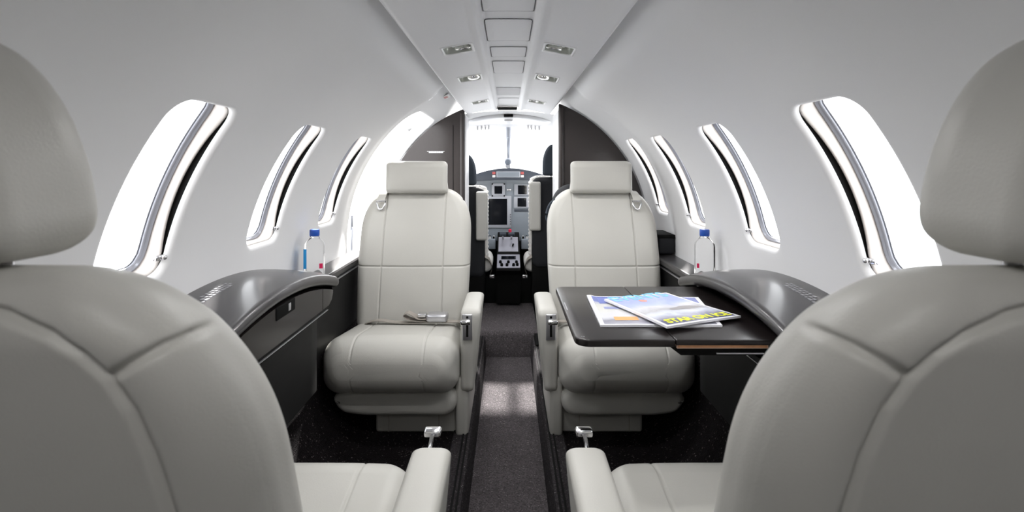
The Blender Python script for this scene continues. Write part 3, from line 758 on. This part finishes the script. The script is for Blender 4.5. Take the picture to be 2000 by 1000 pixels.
# ------------------------------------------------------------------ cabin seats (local frame: faces -y, aisle towards s*x)
BH = .60; BZ = .29
def back_y(h):  # centre line of the backrest
    return .165 + .185*(h/BH) - .020*math.sin(PI*min(1,h/BH))
def make_seat(name, s, loc, rz, label, head_dz=0, rear=False):
    bdx = -s*.035 if rear else 0; bdy = .055 if rear else 0; bzs = 1.025 if rear else 1; cfy = -.06 if rear else 0
    t = empty(name, loc, rz, label, 'seat', 'cream leather cabin seats')
    def hw(h):
        v = .2415
        v -= .012*sstep(.30,.0,h)
        k = .19
        if h > BH-k: v -= .135*(1-math.sqrt(max(0,1-((h-(BH-k))/k)**2.3)))
        if h < .06: v -= .05*(1-math.sqrt(max(0,1-((.06-h)/.06)**2)))
        return v
    def ht(h): return rnd(h, BH, .062-.012*h/BH, .05,.046,.05,.055)
    _arch_old = [(-.160,-.02),(-.158,.20),(-.150,.36),(-.138,.45),(-.115,.515),(-.08,.548),(-.04,.562),(0,.566),(.04,.562),(.08,.548),(.115,.515),(.138,.45),(.150,.36),(.158,.20),(.160,-.02)]
    ar = [(.187,-.02),(.185,.30),(.182,.40),(.178,.46),(.172,.50),(.161,.527),(.147,.546),(.128,.561),(.098,.574),(.068,.580),(.03,.583)]
    arch = ar + [(-x,h) for x,h in ar[::-1]]
    def gr(X,T,H):
        dv = np.minimum(np.abs(X-.130), np.abs(X+.130)); dh = np.abs(H-.275)
        front = np.minimum(dv, dh)
        back = segdist(X,H,arch)
        sh = np.minimum(segdist(X,H,[(.161,.527),(.178,.537),(.195,.546),(.208,.549),(.24,.545)]), segdist(X,H,[(-.161,.527),(-.178,.537),(-.195,.546),(-.208,.549),(-.24,.545)]))
        back = np.minimum(back, sh)
        d = np.where(T < -.35, front, back)
        return d, np.where(T<-.35,.0055,.0065*np.clip((T+.35)/.6,0,1)), np.where(T<-.35,.0024,.0036)
    yc = np.vectorize(back_y)
    def dsp(XN,T,H):
        f = np.where(T<-.5, -.012*(1-np.abs(XN)**2.5)*np.sin(PI*np.clip(H/BH,0,1))**.5, 0)
        bb = np.where(T>.5, .022*(1-np.abs(XN)**2.2)*np.clip((BH-H)/BH*3,0,1), 0)
        return f + bb
    b = pillow('backrest', BH, hw, ht, lambda X,T,H: (X+bdx, yc(H)+T+bdy, BZ+H*bzs), 'leather', t, N=540, NV=290, rc=.045, grooves=gr, disp=dsp)
    # headrest
    hz = .868+head_dz; HHt = .19 if rear else .145
    def hfr(X,T,H):
        back = np.clip((T+.02)/.09,0,1)
        return (X*(1-.22*back*(H/HHt))+bdx*2.2, .305+T+.05*H+bdy+(.03 if rear else 0), hz+H)
    def hg(X,T,H): return np.where(np.abs(T)<.45, 9., 9.), .0, .003
    h = pillow('headrest', HHt, (lambda h: rnd(h,HHt,.136,.03,.115,.04,.175)) if rear else (lambda h: rnd(h,HHt,.136,.016,.020)), lambda h: rnd(h,HHt,.052,.024,.030), hfr, 'leather', t, N=160, NV=50, rc=.022,
               disp=lambda XN,T,H: np.where(T<-.5, -.006*np.sin(PI*H/HHt)*(1-XN**4),np.where(T>.5,.018*(1-XN**2)*np.sin(PI*H/HHt),0)))
    for q in (-.05,.05): tube('headrest_post', [(q+bdx,.325+bdy,.85),(q+bdx*1.4,.33+bdy,hz+.03)], .006, 'chrome', t)
    # seat cushion: sections along depth, thickness up/down
    CL = .44
    def cfr(X,T,H):
        u = H/CL
        return (X-s*.010, -.255+H+cfy, .283 - .04*u + T)
    def cg(X,T,H):
        d = np.minimum(np.abs(X-.125),np.abs(X+.125)); return d, .0052, .0024
    pillow('seat_cushion', CL, lambda h: rnd(h,CL,.241,.075,.03,.105,.03), lambda h: rnd(h,CL,.100-.02*h/CL,.088,.03,.10,.03), cfr, 'leather', t, N=460, NV=170, rc=.06, grooves=cg,
           disp=lambda XN,T,H: .012*np.clip((T+.2)/.9,0,1)*(1-np.abs(XN)**3)*np.clip(H/.1,0,1))
    # shroud under the cushion
    pillow('seat_shroud', .38, lambda h: rnd(h,.38,.222,.03,.02), lambda h: rnd(h,.38,.050,.025,.02), lambda X,T,H: (X, -.175+H, .142+T+ (np.where(T<0, .02*np.clip((-s*X-.08)/.14,0,1)**2,0))), 'leather', t, N=120, NV=40, rc=.05)
    pts = [(-.085,.0),(-.085,.085),(-.06,.10),(.215,.10),(.215,0)]
    pts = [(s*x,z) for x,z in pts]
    prism('pedestal', pts, 'y', -.10, .22, 'leather', t, bev=.010)
    box('pedestal_side', min(s*.214,s*.262), max(s*.214,s*.262), -.135, .25, .0, .22, 'leather', t, bev=.014)
    for q in (-.035,.150): box('pedestal_seam', s*q-.0012, s*q+.0012, -.1015, -.098, .004,.094, 'belt', t)
    box('red_tag', s*.055-.004, s*.055+.004, -.1035, -.099, .068,.088, 'red', t, bev=.001)
    # armrest
    AHt = .31
    def afr(X,T,H):
        u = H/AHt
        return (s*(.272+X)*1.0 - s*.016*(1-u), -.012+T-.035*(1-u)**1.3 - 0*H, .162+H)
    a = pillow('armrest', AHt, lambda h: rnd(h,AHt,.037-.013*(1-h/AHt),.014,.018), lambda h: rnd(h,AHt,.100+.045*sstep(0,AHt*.9,h),.03,.028), afr, 'leather', t, N=140, NV=60, rc=.016, flip=(s<0))
    # control plate and recline lever on the armrest front
    xp = s*.260; yf = -.155
    p = box('control_plate', xp-.018, xp+.018, yf-.006, yf+.006, .362,.455, 'brushed', t, bev=.003)
    bm = bmesh.new(); bm_box(bm, xp-.004,xp+.004, yf-.0075,yf-.005,.375,.426); bm_box(bm, xp-.004,xp+.004,yf-.0075,yf-.005,.441,.449)
    from_bm('lever_slot', bm, 'black', p)
    lv = tube('recline_lever', [(xp,yf,.432),(xp,yf-.03,.436),(xp,yf-.075,.447)], .0045, 'chrome', t)
    bm = bmesh.new(); bm_box(bm, xp-.0175,xp+.0175, yf-.092,yf-.070,.442,.457,.005,3)
    from_bm('lever_handle', bm, 'chrome', lv)
    # shoulder-belt guide on the outboard shoulder with a strap over the top
    xg = -s*.152+bdx; yg = back_y(.52)-.062+bdy; zg = BZ+.53
    g = tube('belt_guide', [(xg-.020,yg,zg+.016),(xg+.020,yg,zg+.016),(xg+.019,yg-.004,zg+.004),(xg+.009,yg-.008,zg-.017),(xg,yg-.009,zg-.021),(xg-.009,yg-.008,zg-.017),(xg-.019,yg-.004,zg+.004)], .0048, 'chrome', t, closed=True)
    ribbon('belt_strap', smoothpath([(xg+.012*s,yg+.13,zg+.02),(xg+.01*s,yg+.075,zg+.055),(xg+.004*s,yg+.03,zg+.05),(xg,yg+.004,zg+.028),(xg,yg-.003,zg+.012)],6), (.034,0,0), .0025, 'leather', t)
    # lap belt
    bz0 = -.026
    L1 = ribbon('lap_belt', [Vector((p.x,p.y,p.z+bz0)) for p in smoothpath([(-s*.20,.13,.355),(-s*.15,.085,.384),(-s*.11,.075,.392),(-s*.06,.07,.386),(0,.068,.384),(.05*s,.065,.387),(.10*s,.065,.390),(.15*s,.07,.388),(.20*s,.08,.385),(.225*s,.11,.37)],6)], (0,.045,-.0040), .0025, 'belt', t)
    ribbon('belt_loop', [Vector((p.x,p.y,p.z+bz0)) for p in smoothpath([(.10*s,.065,.398),(.05*s,.062,.395),(.01*s,.06,.402),(-.012*s,.06,.417),(.005*s,.06,.427),(.028*s,.06,.416),(.05*s,.06,.404),(.08*s,.06,.405),(.105*s,.06,.412)],6)], (0,.042,0), .0025, 'belt', L1)
    bm = bmesh.new(); bm_box(bm, min(.080*s,.165*s), max(.080*s,.165*s), .03,.09,.393+bz0,.425+bz0,.012,4); from_bm('buckle', bm, 'brushed', L1)
    bm = bmesh.new(); bm_box(bm, min(.045*s,.078*s), max(.045*s,.078*s), .045,.08,.410+bz0,.424+bz0,.004,3); from_bm('belt_tongue', bm, 'chrome', L1)
    return t
make_seat('cabin_seat', 1, (-.408,2.0,0), 0, 'front left cream leather seat facing the camera, seat belt lying on its cushion')
make_seat('cabin_seat', -1, (.413,2.0,0), 0, 'front right cream leather seat facing the camera, partly behind the folding table')
# near pair: seen from behind, same seats turned round
def near(s, loc, label):
    return make_seat('cabin_seat', s, loc, PI, label, head_dz=.040, rear=True)
near(-1, (-.412,.795,0), 'near left cream leather seat seen from behind, cut by the left frame edge')
near(1, (.412,.795,0), 'near right cream leather seat seen from behind, cut by the right frame edge')

# ------------------------------------------------------------------ side consoles
def console(s, label):
    t = empty('side_console', (s*.64,1.2,0), 0, label, 'cabinet', 'side consoles along the walls')
    ox, oy = s*.64, 1.2
    def ztop(y): return -.292 - .40*(y-1.30)**2
    ys = np.linspace(.93,1.735,60)
    # worktop: cross section lofted along y, plan rounded at the forward end
    V=[]; F=[]; 
    sec = []
    for y in ys:
        u = min(1,max(0,(y-1.665)/.07)); inset = .075*(1-math.sqrt(max(0,1-u*u)))
        xi = .556+inset; xo = .738; z = ztop(y)
        zi = z-.006; zo = z+.012
        pr = []
        pr.append((xo,zo)); pr.append((xo-.03,zo)); pr.append((xi+.10*(1-u*.3),z+.010)); pr.append((xi+.05,z+.004)); 
        for k_ in range(9):
            a = PI/2+PI*k_/8; pr.append((xi+.015+.017*math.cos(a), zi-.015+.017*math.sin(a)))
        pr.append((xi+.03,zi-.032)); pr.append((xo,zi-.032))
        sec.append([(s*x-ox, y-oy, zc(z_)) for x,z_ in pr])
    n_ = len(sec[0])
    for q in sec: V.extend(q)
    for j in range(len(sec)-1):
        for i in range(n_): F.append((j*n_+i,j*n_+(i+1)%n_,(j+1)*n_+(i+1)%n_,(j+1)*n_+i))
    F.append(tuple(range(n_))); F.append(tuple(range(len(V)-n_,len(V)))[::-1])
    wt = mesh('worktop', V, F, 'lamgloss', t, sharp=60)
    bm = bmesh.new(); bm.from_mesh(wt.data); bmesh.ops.recalc_face_normals(bm, faces=bm.faces[:]); bm.to_mesh(wt.data); bm.free()
    # drawer front: curved upper edge, lower seam line
    def sheet(nm, plan, zt, zb, th, m, par=t, bev=0):
        """vertical sheet following plan points (x,y) with z top/bottom functions of y"""
        V=[]; F=[]
        N_ = len(plan)
        for layer in (0,1):
            for k_,(x,y) in enumerate(plan):
                a = Vector(plan[min(k_+1,N_-1)])-Vector(plan[max(k_-1,0)]); nrm = Vector((a.y,-a.x)).normalized()
                # outward = towards the aisle (-x)
                if nrm.x > 0: nrm = -nrm
                off = 0 if layer==0 else th
                xx = x-nrm.x*off; yy = y-nrm.y*off
                for z_ in (zb(y)+ (0 if layer else bev), zt(y)-(0 if layer else bev)): V.append((s*xx-ox, yy-oy, zc(z_)))
        def I(l,k_,e): return (l*N_+k_)*2+e
        for k_ in range(N_-1):
            F.append((I(0,k_,0),I(0,k_+1,0),I(0,k_+1,1),I(0,k_,1)))
            F.append((I(1,k_,0),I(1,k_,1),I(1,k_+1,1),I(1,k_+1,0)))
            F.append((I(0,k_,1),I(0,k_+1,1),I(1,k_+1,1),I(1,k_,1)))
            F.append((I(0,k_,0),I(1,k_,0),I(1,k_+1,0),I(0,k_+1,0)))
        for k_ in (0,N_-1): F.append((I(0,k_,0),I(0,k_,1),I(1,k_,1),I(1,k_,0)))
        o = mesh(nm, V, F, m, par, sharp=40)
        bm = bmesh.new(); bm.from_mesh(o.data); bmesh.ops.recalc_face_normals(bm, faces=bm.faces[:]); bm.to_mesh(o.data); bm.free()
        return o
    yy = list(np.linspace(1.0,1.565,24))
    top = lambda y: ztop(y)-.046; bot = lambda y: -.438+.01*(y-1)*.3
    xc = .60 if s < 0 else .655
    if s > 0: box('table_recess', .64-ox, .66-ox, .95-oy, 1.60-oy, zc(-.45), zc(-.36), 'black', t)
    dr_ = None if s > 0 else sheet('drawer', [(.568,y) for y in yy], top, bot, .02, 'lam', bev=.003)
    # recessed latch in the drawer front
    yl = 1.305
    if s < 0:
        lt = box('latch', min(s*.5655,s*.572)-ox, max(s*.5655,s*.572)-ox, yl-.055-oy, yl+.055-oy, zc(-.374), zc(-.341), 'black', dr_, bev=.003)
        box('latch_lever', min(s*.5645,s*.567)-ox, max(s*.5645,s*.567)-ox, yl+.012-oy, yl+.026-oy, zc(-.367), zc(-.348), 'brushed', lt, bev=.001)
    # rounded end piece
    plan = [(.568,1.569),(.568,1.62),(.569,1.65),(.574,1.675),(.586,1.697),(.61,1.712),(.65,1.72),(.69,1.722)]
    sheet('end_cap', plan, lambda y: ztop(y)-.046, lambda y: -.436+.6*max(0,y-1.63), .02, 'lam', bev=.003)
    if s < 0: sheet('rear_panel', [(.568,y) for y in np.linspace(.93,.997,4)], lambda y: ztop(y)-.046, bot, .02, 'lam', bev=.003)
    sheet('bright_edge', [(.563,y) for y in np.linspace(.98,1.60,30)], lambda y: -.4405, lambda y: -.4425, .004, 'brushed')
    sheet('lower_panel', [(.585,y) for y in np.linspace(1.13,1.56,10)]+[(.590,1.575),(.60,1.585)], lambda y: -.443, lambda y: -.678, .02, 'panel')
    bm = bmesh.new(); bm_box(bm, min(s*xc,s*.725)-ox, max(s*xc,s*.725)-ox, (.96 if s<0 else .96)-oy, 1.60-oy, zc(-.60), zc(-.375), .0); from_bm('carcass', bm, 'black', t)
    # placard lettering on the worktop
    bm = bmesh.new(); random.seed(8)
    for row in range(3):
        y = 1.12+.015*row; 
        while y < 1.235+.012*row:
            l = random.uniform(.006,.016); x = .668+.010*row
            z = ztop(y+l/2)+.0102
            bm_box(bm, min(s*x,s*(x+.006))-ox, max(s*x,s*(x+.006))-ox, y-oy, y+l-oy, zc(z-.0006), zc(z+.0015)); y += l+.003
    from_bm('lettering', bm, 'ink', wt)
    return t
console(-1, 'glossy dark side console with drawer and hooded top along the left wall')
console(1, 'glossy dark side console along the right wall behind the folding table')
def side_ledge(s, label):
    t = empty('side_ledge', (s*.70,2.1,0), 0, label, 'ledge', 'narrow side ledges'); ox, oy = s*.70, 2.1
    pts = [(s*.655-ox,zc(-.395)),(s*.66-ox,zc(-.388)),(s*.735-ox,zc(-.382)),(s*.735-ox,zc(-.415)),(s*.66-ox,zc(-.418)),(s*.655-ox,zc(-.41))]
    y1 = 2.40 if s<0 else 2.76
    prism('ledge_top', pts, 'y', 1.737-oy, y1-oy, 'lamgloss', t, bev=.004)
    box('ledge_panel', min(s*.667,s*.69)-ox, max(s*.667,s*.69)-ox, 1.61-oy, y1-oy, zc(-.70), zc(-.419), 'panel', t)
    box('ledge_rail', min(s*.662,s*.668)-ox, max(s*.662,s*.668)-ox, 1.71-oy, y1-oy, zc(-.432), zc(-.426), 'brushed', t)
side_ledge(-1, 'narrow dark ledge along the left wall beside the front left seat')
side_ledge(1, 'narrow dark ledge along the right wall beside the front right seat')

# small black box on the right ledge, black bag behind the right seat
bb = empty('storage_box', (.71,2.33,zc(-.382)), 0, 'small black box standing on the right ledge behind front right seat', 'box')
box('body', -.045,.03,-.06,.12,0,.085,'blackcloth',bb,bev=.012); box('lid', -.047,.032,-.062,.122,.070,.088,'black',bb,bev=.006)
cbn = empty('low_cabinet', (.48,2.62,0), 0, 'low black cabinet behind the front right seat carrying a bag', 'cabinet')
box('body', -.26,.17,-.13,.15,.0,zc(-.43),'panel',cbn,bev=.006); box('cabinet_top', -.265,.175,-.14,.16,zc(-.43),zc(-.415),'lam',cbn,bev=.004)
bg = empty('travel_bag', (.375,2.62,zc(-.415)), 0, 'rounded black bag behind the front right seat beside the partition', 'bag')
pillow('bag_body', .335, lambda h: rnd(h,.335,.155,.03,.10,.03,.12), lambda h: rnd(h,.335,.085,.03,.05,.03,.08), lambda X,T,H: (X,T,H), 'blackcloth', bg, N=80, NV=40, rc=.06, disp=lambda XN,T,H: .006*np.sin(XN*9+H*30)*np.sign(T))
tube('bag_handle', smoothpath([(-.05,-.03,.31),(-.045,-.03,.345),(0,-.03,.355),(.045,-.03,.345),(.05,-.03,.31)],5), .008, 'black', bg)
tube('shoulder_strap', smoothpath([(-.10,-.06,.28),(-.165,-.08,.24),(-.185,-.08,.17),(-.15,-.085,.12)],6), .008, 'crewdark', bg)

# ------------------------------------------------------------------ water bottles
def bottle(s, x, y, z0, label, strip):
    t = empty('water_bottle', (x,y,z0), 0, label, 'bottle', 'water bottles on the side ledges')
    V=[]; F=[]; N=64
    prof = [(.0,.026,.5),(.003,.030,.5),(.010,.0315,.45),(.118,.0315,.45),(.127,.030,.5),(.136,.0245,.7),(.145,.017,.9),(.150,.0135,1),(.158,.0125,1),(.162,.0125,1)]
    for z,r,k_ in prof:
        for p in rrect(r,r,r*k_,N): V.append((p[0],p[1],z))
    for j in range(len(prof)-1):
        for i in range(N): F.append((j*N+i,j*N+(i+1)%N,(j+1)*N+(i+1)%N,(j+1)*N+i))
    F.append(tuple(range(N))[::-1]); F.append(tuple(range(len(V)-N,len(V))))
    o = mesh('bottle_body', V, F, 'pet', t, sharp=50); t.rotation_euler = (0,0,R(s*-12))
    bm = bmesh.new(); lathe(bm, [(.0155,.153),(.0165,.155),(.0165,.172),(.0155,.175),(.010,.1755)], 28); c = from_bm('cap', bm, 'cap', t)
    bm = bmesh.new(); lathe(bm, [(.015,.147),(.0165,.149),(.0155,.1525)], 28); from_bm('neck_ring', bm, 'pet', t)
    if strip:
        box('upper_label', -.0325,-.0318,-.020,.020,.060,.112,'blue',t); box('lower_label', -.0325,-.0318,-.020,.020,.012,.060,'deep',t)
        box('label_flower', .020,.0315,-.0325,-.0318,.045,.062,'pink',t)
        box('label_edge', -.031,-.021,-.0325,-.0318,.045,.112,'blue',t); 
    else:
        box('label_flower', -.030,-.022,-.0325,-.0318,.047,.062,'pink',t)
bottle(-1, -.672, 1.775, zc(-.3865)+.0, 'small clear water bottle with blue cap and blue label on the left ledge', True)
bottle(1, .680, 1.775, zc(-.3865)+.0, 'small clear water bottle with blue cap and no blue label on the right ledge', False)

# ------------------------------------------------------------------ folding table
def table():
    t = empty('folding_table', (.38,1.31,0), 0, 'dark glossy folding table reaching out from the right side console', 'table')
    ox, oy = .38, 1.31
    def plan(x0,x1,y0,y1,r0,r1):
        pts = []
        def c(cx,cy,r,a0):
            if r<=0: pts.append((cx,cy)); return
            for k_ in range(7): a = a0+PI/2*k_/6; pts.append((cx+r*math.cos(a), cy+r*math.sin(a)))
        c(x0+r0,y0+r0,r0,PI); c(x1-r1,y0+r1,r1,3*PI/2); c(x1-r1,y1-r1,r1,0); c(x0+r0,y1-r0,r0,PI/2)
        return [(x-ox,y-oy) for x,y in pts]
    Z1 = zc(-.360); Z0 = zc(-.376)
    a = prism('table_leaf', plan(.142,.3512,1.075,1.563,.030,.0), 'z', Z0, Z1, 'lam', t, bev=.0035)
    b = prism('table_leaf', plan(.3528,.615,1.075,1.563,.0,.0), 'z', Z0+.004, Z1, 'lam', t, bev=.0025)
    # small stripes of lettering on the left leaf edge, corner dots
    bm = bmesh.new(); bm_box(bm,.1485-ox,.1515-ox,1.30-oy,1.375-oy,Z1-.0005,Z1+.0006); from_bm('lettering', bm, 'ink', a)
    bm = bmesh.new()
    for x in (.157,.1615): lathe(bm,[(.0015,0),(.0015,.0007)],10,Matrix.Translation((x-ox,1.095-oy,Z1)))
    from_bm('corner_marks', bm, 'ink', a)
    # storage pocket under the inner leaf
    pr = [(.352,Z0+.004),(.375,zc(-.392)),(.55,zc(-.392)),(.56,Z0+.004)]
    bx_ = prism('pocket_tray', [(x-ox,z) for x,z in [(.340,Z0-.0005),(.366,zc(-.3965)),(.545,zc(-.3965)),(.56,Z0-.0005)]], 'y', 1.085-oy, 1.54-oy, 'black', t, bev=.002)
    box('wood_lining', .357-ox,.545-ox,1.077-oy,1.12-oy,zc(-.3775),zc(-.3655),'wood',t,bev=.001)
    box('lining_frame', .355-ox,.548-ox,1.0785-oy,1.12-oy,zc(-.3795),zc(-.3635),'paper2',t,bev=.001)
    box('metal_strip', .44-ox,.54-ox,1.082-oy,1.10-oy,zc(-.3925),zc(-.390),'brushed',t)
    # hinge arm joining table to console
    pillow('hinge_arm', .26, lambda h: rnd(h,.26,.04,.02,.02), lambda h: rnd(h,.26,.016,.012,.012), lambda X,T,H: (.575+X-ox, 1.09+H-oy, zc(-.379)+T), 'lam', t, N=48, NV=20, rc=.012)
    bm = bmesh.new(); lathe(bm,[(.012,0),(.014,.004),(.010,.008)],20,Matrix.Translation((.585-ox,1.09-oy,zc(-.379)))@Matrix.Rotation(R(90),4,'X')); from_bm('hinge_cap', bm, 'brushed', t)
    bm = bmesh.new(); bm_box(bm,.585-ox,.63-ox,1.575-oy,1.66-oy,zc(-.368),zc(-.356),.005,3); from_bm('hinge_plate', bm, 'brushed', t)
M['paper2'] = mat('lining_frame', (.72,.50,.38), .4)
table()

# ------------------------------------------------------------------ magazines on the table
def magazine(corners, z, label, cover, th, lift, texts=None, extra=None, name='magazine'):
    """corners: bottom-left, bottom-right, top-right, top-left in the cover's own reading direction (x,y)"""
    c = [Vector(p) for p in corners]; cen = sum(c, Vector((0,0)))/4
    t = empty(name, (cen.x,cen.y,z), 0, label, 'magazine', 'magazines on the folding table')
    def S(u,v,h=0):
        p = c[0]*(1-u)*(1-v)+c[1]*u*(1-v)+c[2]*u*v+c[3]*(1-u)*v
        return Vector((p.x-cen.x, p.y-cen.y, th+lift(u,v)+h))
    def sheetm(nm, u0,u1,v0,v1, h, m, n1=30, n2=30, thick=None):
        V=[]; F=[]; UV=[]
        us = np.linspace(u0,u1,n1); vs = np.linspace(v0,v1,n2)
        for v in vs:
            for u in us: V.append(S(u,v,h)); UV.append(((u-u0)/(u1-u0),(v-v0)/(v1-v0)))
        for j in range(n2-1):
            for i in range(n1-1): F.append((j*n1+i,j*n1+i+1,(j+1)*n1+i+1,(j+1)*n1+i))
        nb = len(V)
        if thick:
            for v in vs:
                for u in us: p = S(u,v,h); p.z = max(.0002, p.z-thick); V.append(p); UV.append((0,0))
            for j in range(n2-1):
                for i in range(n1-1): F.append((nb+j*n1+i,nb+(j+1)*n1+i,nb+(j+1)*n1+i+1,nb+j*n1+i+1))
            for i in range(n1-1):
                F.append((i,nb+i,nb+i+1,i+1)); k_=(n2-1)*n1; F.append((k_+i,k_+i+1,nb+k_+i+1,nb+k_+i))
            for j in range(n2-1):
                F.append((j*n1,(j+1)*n1,nb+(j+1)*n1,nb+j*n1)); q=n1-1; F.append((j*n1+q,nb+j*n1+q,nb+(j+1)*n1+q,(j+1)*n1+q))
        o = mesh(nm, V, F, m, t, sharp=40)
        uvl = o.data.uv_layers.new(name='UVMap')
        for l in o.data.loops: uvl.data[l.index].uv = UV[l.vertex_index]
        return o
    sheetm('pages', 0,1,0,1, 0, 'paper', thick=th)
    cv = sheetm('cover_picture', .035,.965,.03,.975, .0003, cover)
    def put(nm, body, size, u, v, m, bold=0, sx=1, hh=.0007):
        W = ((c[1]-c[0]).length+(c[2]-c[3]).length)/2; Hh = ((c[3]-c[0]).length+(c[2]-c[1]).length)/2
        o = text_mesh(nm, body, size, Matrix.Identity(4), m, cv, extrude=.0001, bold=bold, sx=sx)
        for w in o.data.vertices:
            hgt = w.co.z; w.co = S(u+w.co.x/W, v+w.co.y/Hh, hh+hgt)
        return o
    def patch(nm,u0,u1,v0,v1,m,hh=.0006):
        o = sheetm(nm,u0,u1,v0,v1,hh,m,14,14); o.parent = cv; return o
    return t, S, put, patch
def proj(px, py, z):   # table-top point seen at a pixel of the photograph (measured once, gives real x,y on the table)
    d = -z/((py-329.)/1000.); return ((px-993.)/1000.*d, d)
zt = -.353
# lower magazine (mostly covered), folded newspaper-like
cl = [proj(1173,633,zt), proj(1411,634,zt), None, proj(1146,577,zt)]
cl[2] = (cl[1][0]+(cl[3][0]-cl[0][0])*.96+.03, cl[1][1]+(cl[3][1]-cl[0][1])*.96)
def lift_low(u,v): return .004*math.exp(-((u-.02)/.04)**2)*v + .0008*math.sin(u*5)**2
t1,S1,put1,patch1 = magazine(cl, CAMZ-.360, 'lower pale magazine with an orange block, lying on the table under the other', 'news', .005, lift_low)
patch1('orange_block',.14,.34,.13,.24,'orange'); patch1('blue_strip',.10,.38,.50,.58,'bluegrey'); patch1('blue_corner',.08,.42,.70,.93,'navy')
patch1('dark_picture',.42,.47,.04,.30,'darkpic')
# upper magazine
cu_ = [proj(1303,637,zt+.009), proj(1447,616,zt+.006), proj(1301,571,zt+.006), proj(1180,583,zt+.009)]
def lift_up(u,v): return .0105 - .0035*u + .001*math.sin(v*4+u*3)
t2,S2,put2,patch2 = magazine(cu_, CAMZ-.360, 'upper magazine with yellow STAR ON ICE headline, lying on top of the other magazine', 'ice', .005, lift_up)
# headline along the lower edge, masthead along the top edge, round moon shape and a rock
put2('headline','STAR ON ICE',.034,.085,.06,'yellow',bold=.0014,sx=.90)
put2('headline_rule','- - - - - - - - - -',.012,.12,.040,'ink')
put2('masthead','EVENTS',.062,.055,.86,'cyan',bold=.001,sx=.86)
def blob(nm, cu, cv_, pts, m, hh):
    # small printed picture element on the upper cover
    V=[S2(cu+a,cv_+b,hh) for a,b in pts]; o = mesh(nm, V, [tuple(range(len(V)))], m, t2, smooth=False); o.parent = [c for c in t2.children if c.name.startswith('cover')][0]
blob('orange_moon', .42,.80,[(.055*math.cos(a*PI/12),.045*math.sin(a*PI/12)) for a in range(24)],'orb',.0006)
blob('rock_picture', .50,.42,[(-.05,-.02),(-.02,.035),(.10,.05),(.16,.08),(.30,.07),(.38,.03),(.42,-.05),(.30,-.02),(.22,-.045),(.10,-.02),(.04,-.04)],'rock',.0006)
# fill lamp added in the cockpit roof to brighten the lining
dm = empty('cockpit_fill_light', (0,3.55,zc(.335)), 0, 'small round fill light added in the cockpit roof above the throttle pedestal', 'light')
bm = bmesh.new(); lathe(bm,[(.03,.012),(.03,-.004),(.026,-.008),(.004,-.009)],28); from_bm('housing', bm, 'white', dm)
ld = bpy.data.lights.new('cockpit_fill','SPOT'); ld.energy = 5; ld.spot_size = R(172); ld.spot_blend = 1; ld.shadow_soft_size = .02
lo = bpy.data.objects.new('cockpit_fill', ld); COL.objects.link(lo); lo.parent = dm; lo.location = (0,0,-.03)
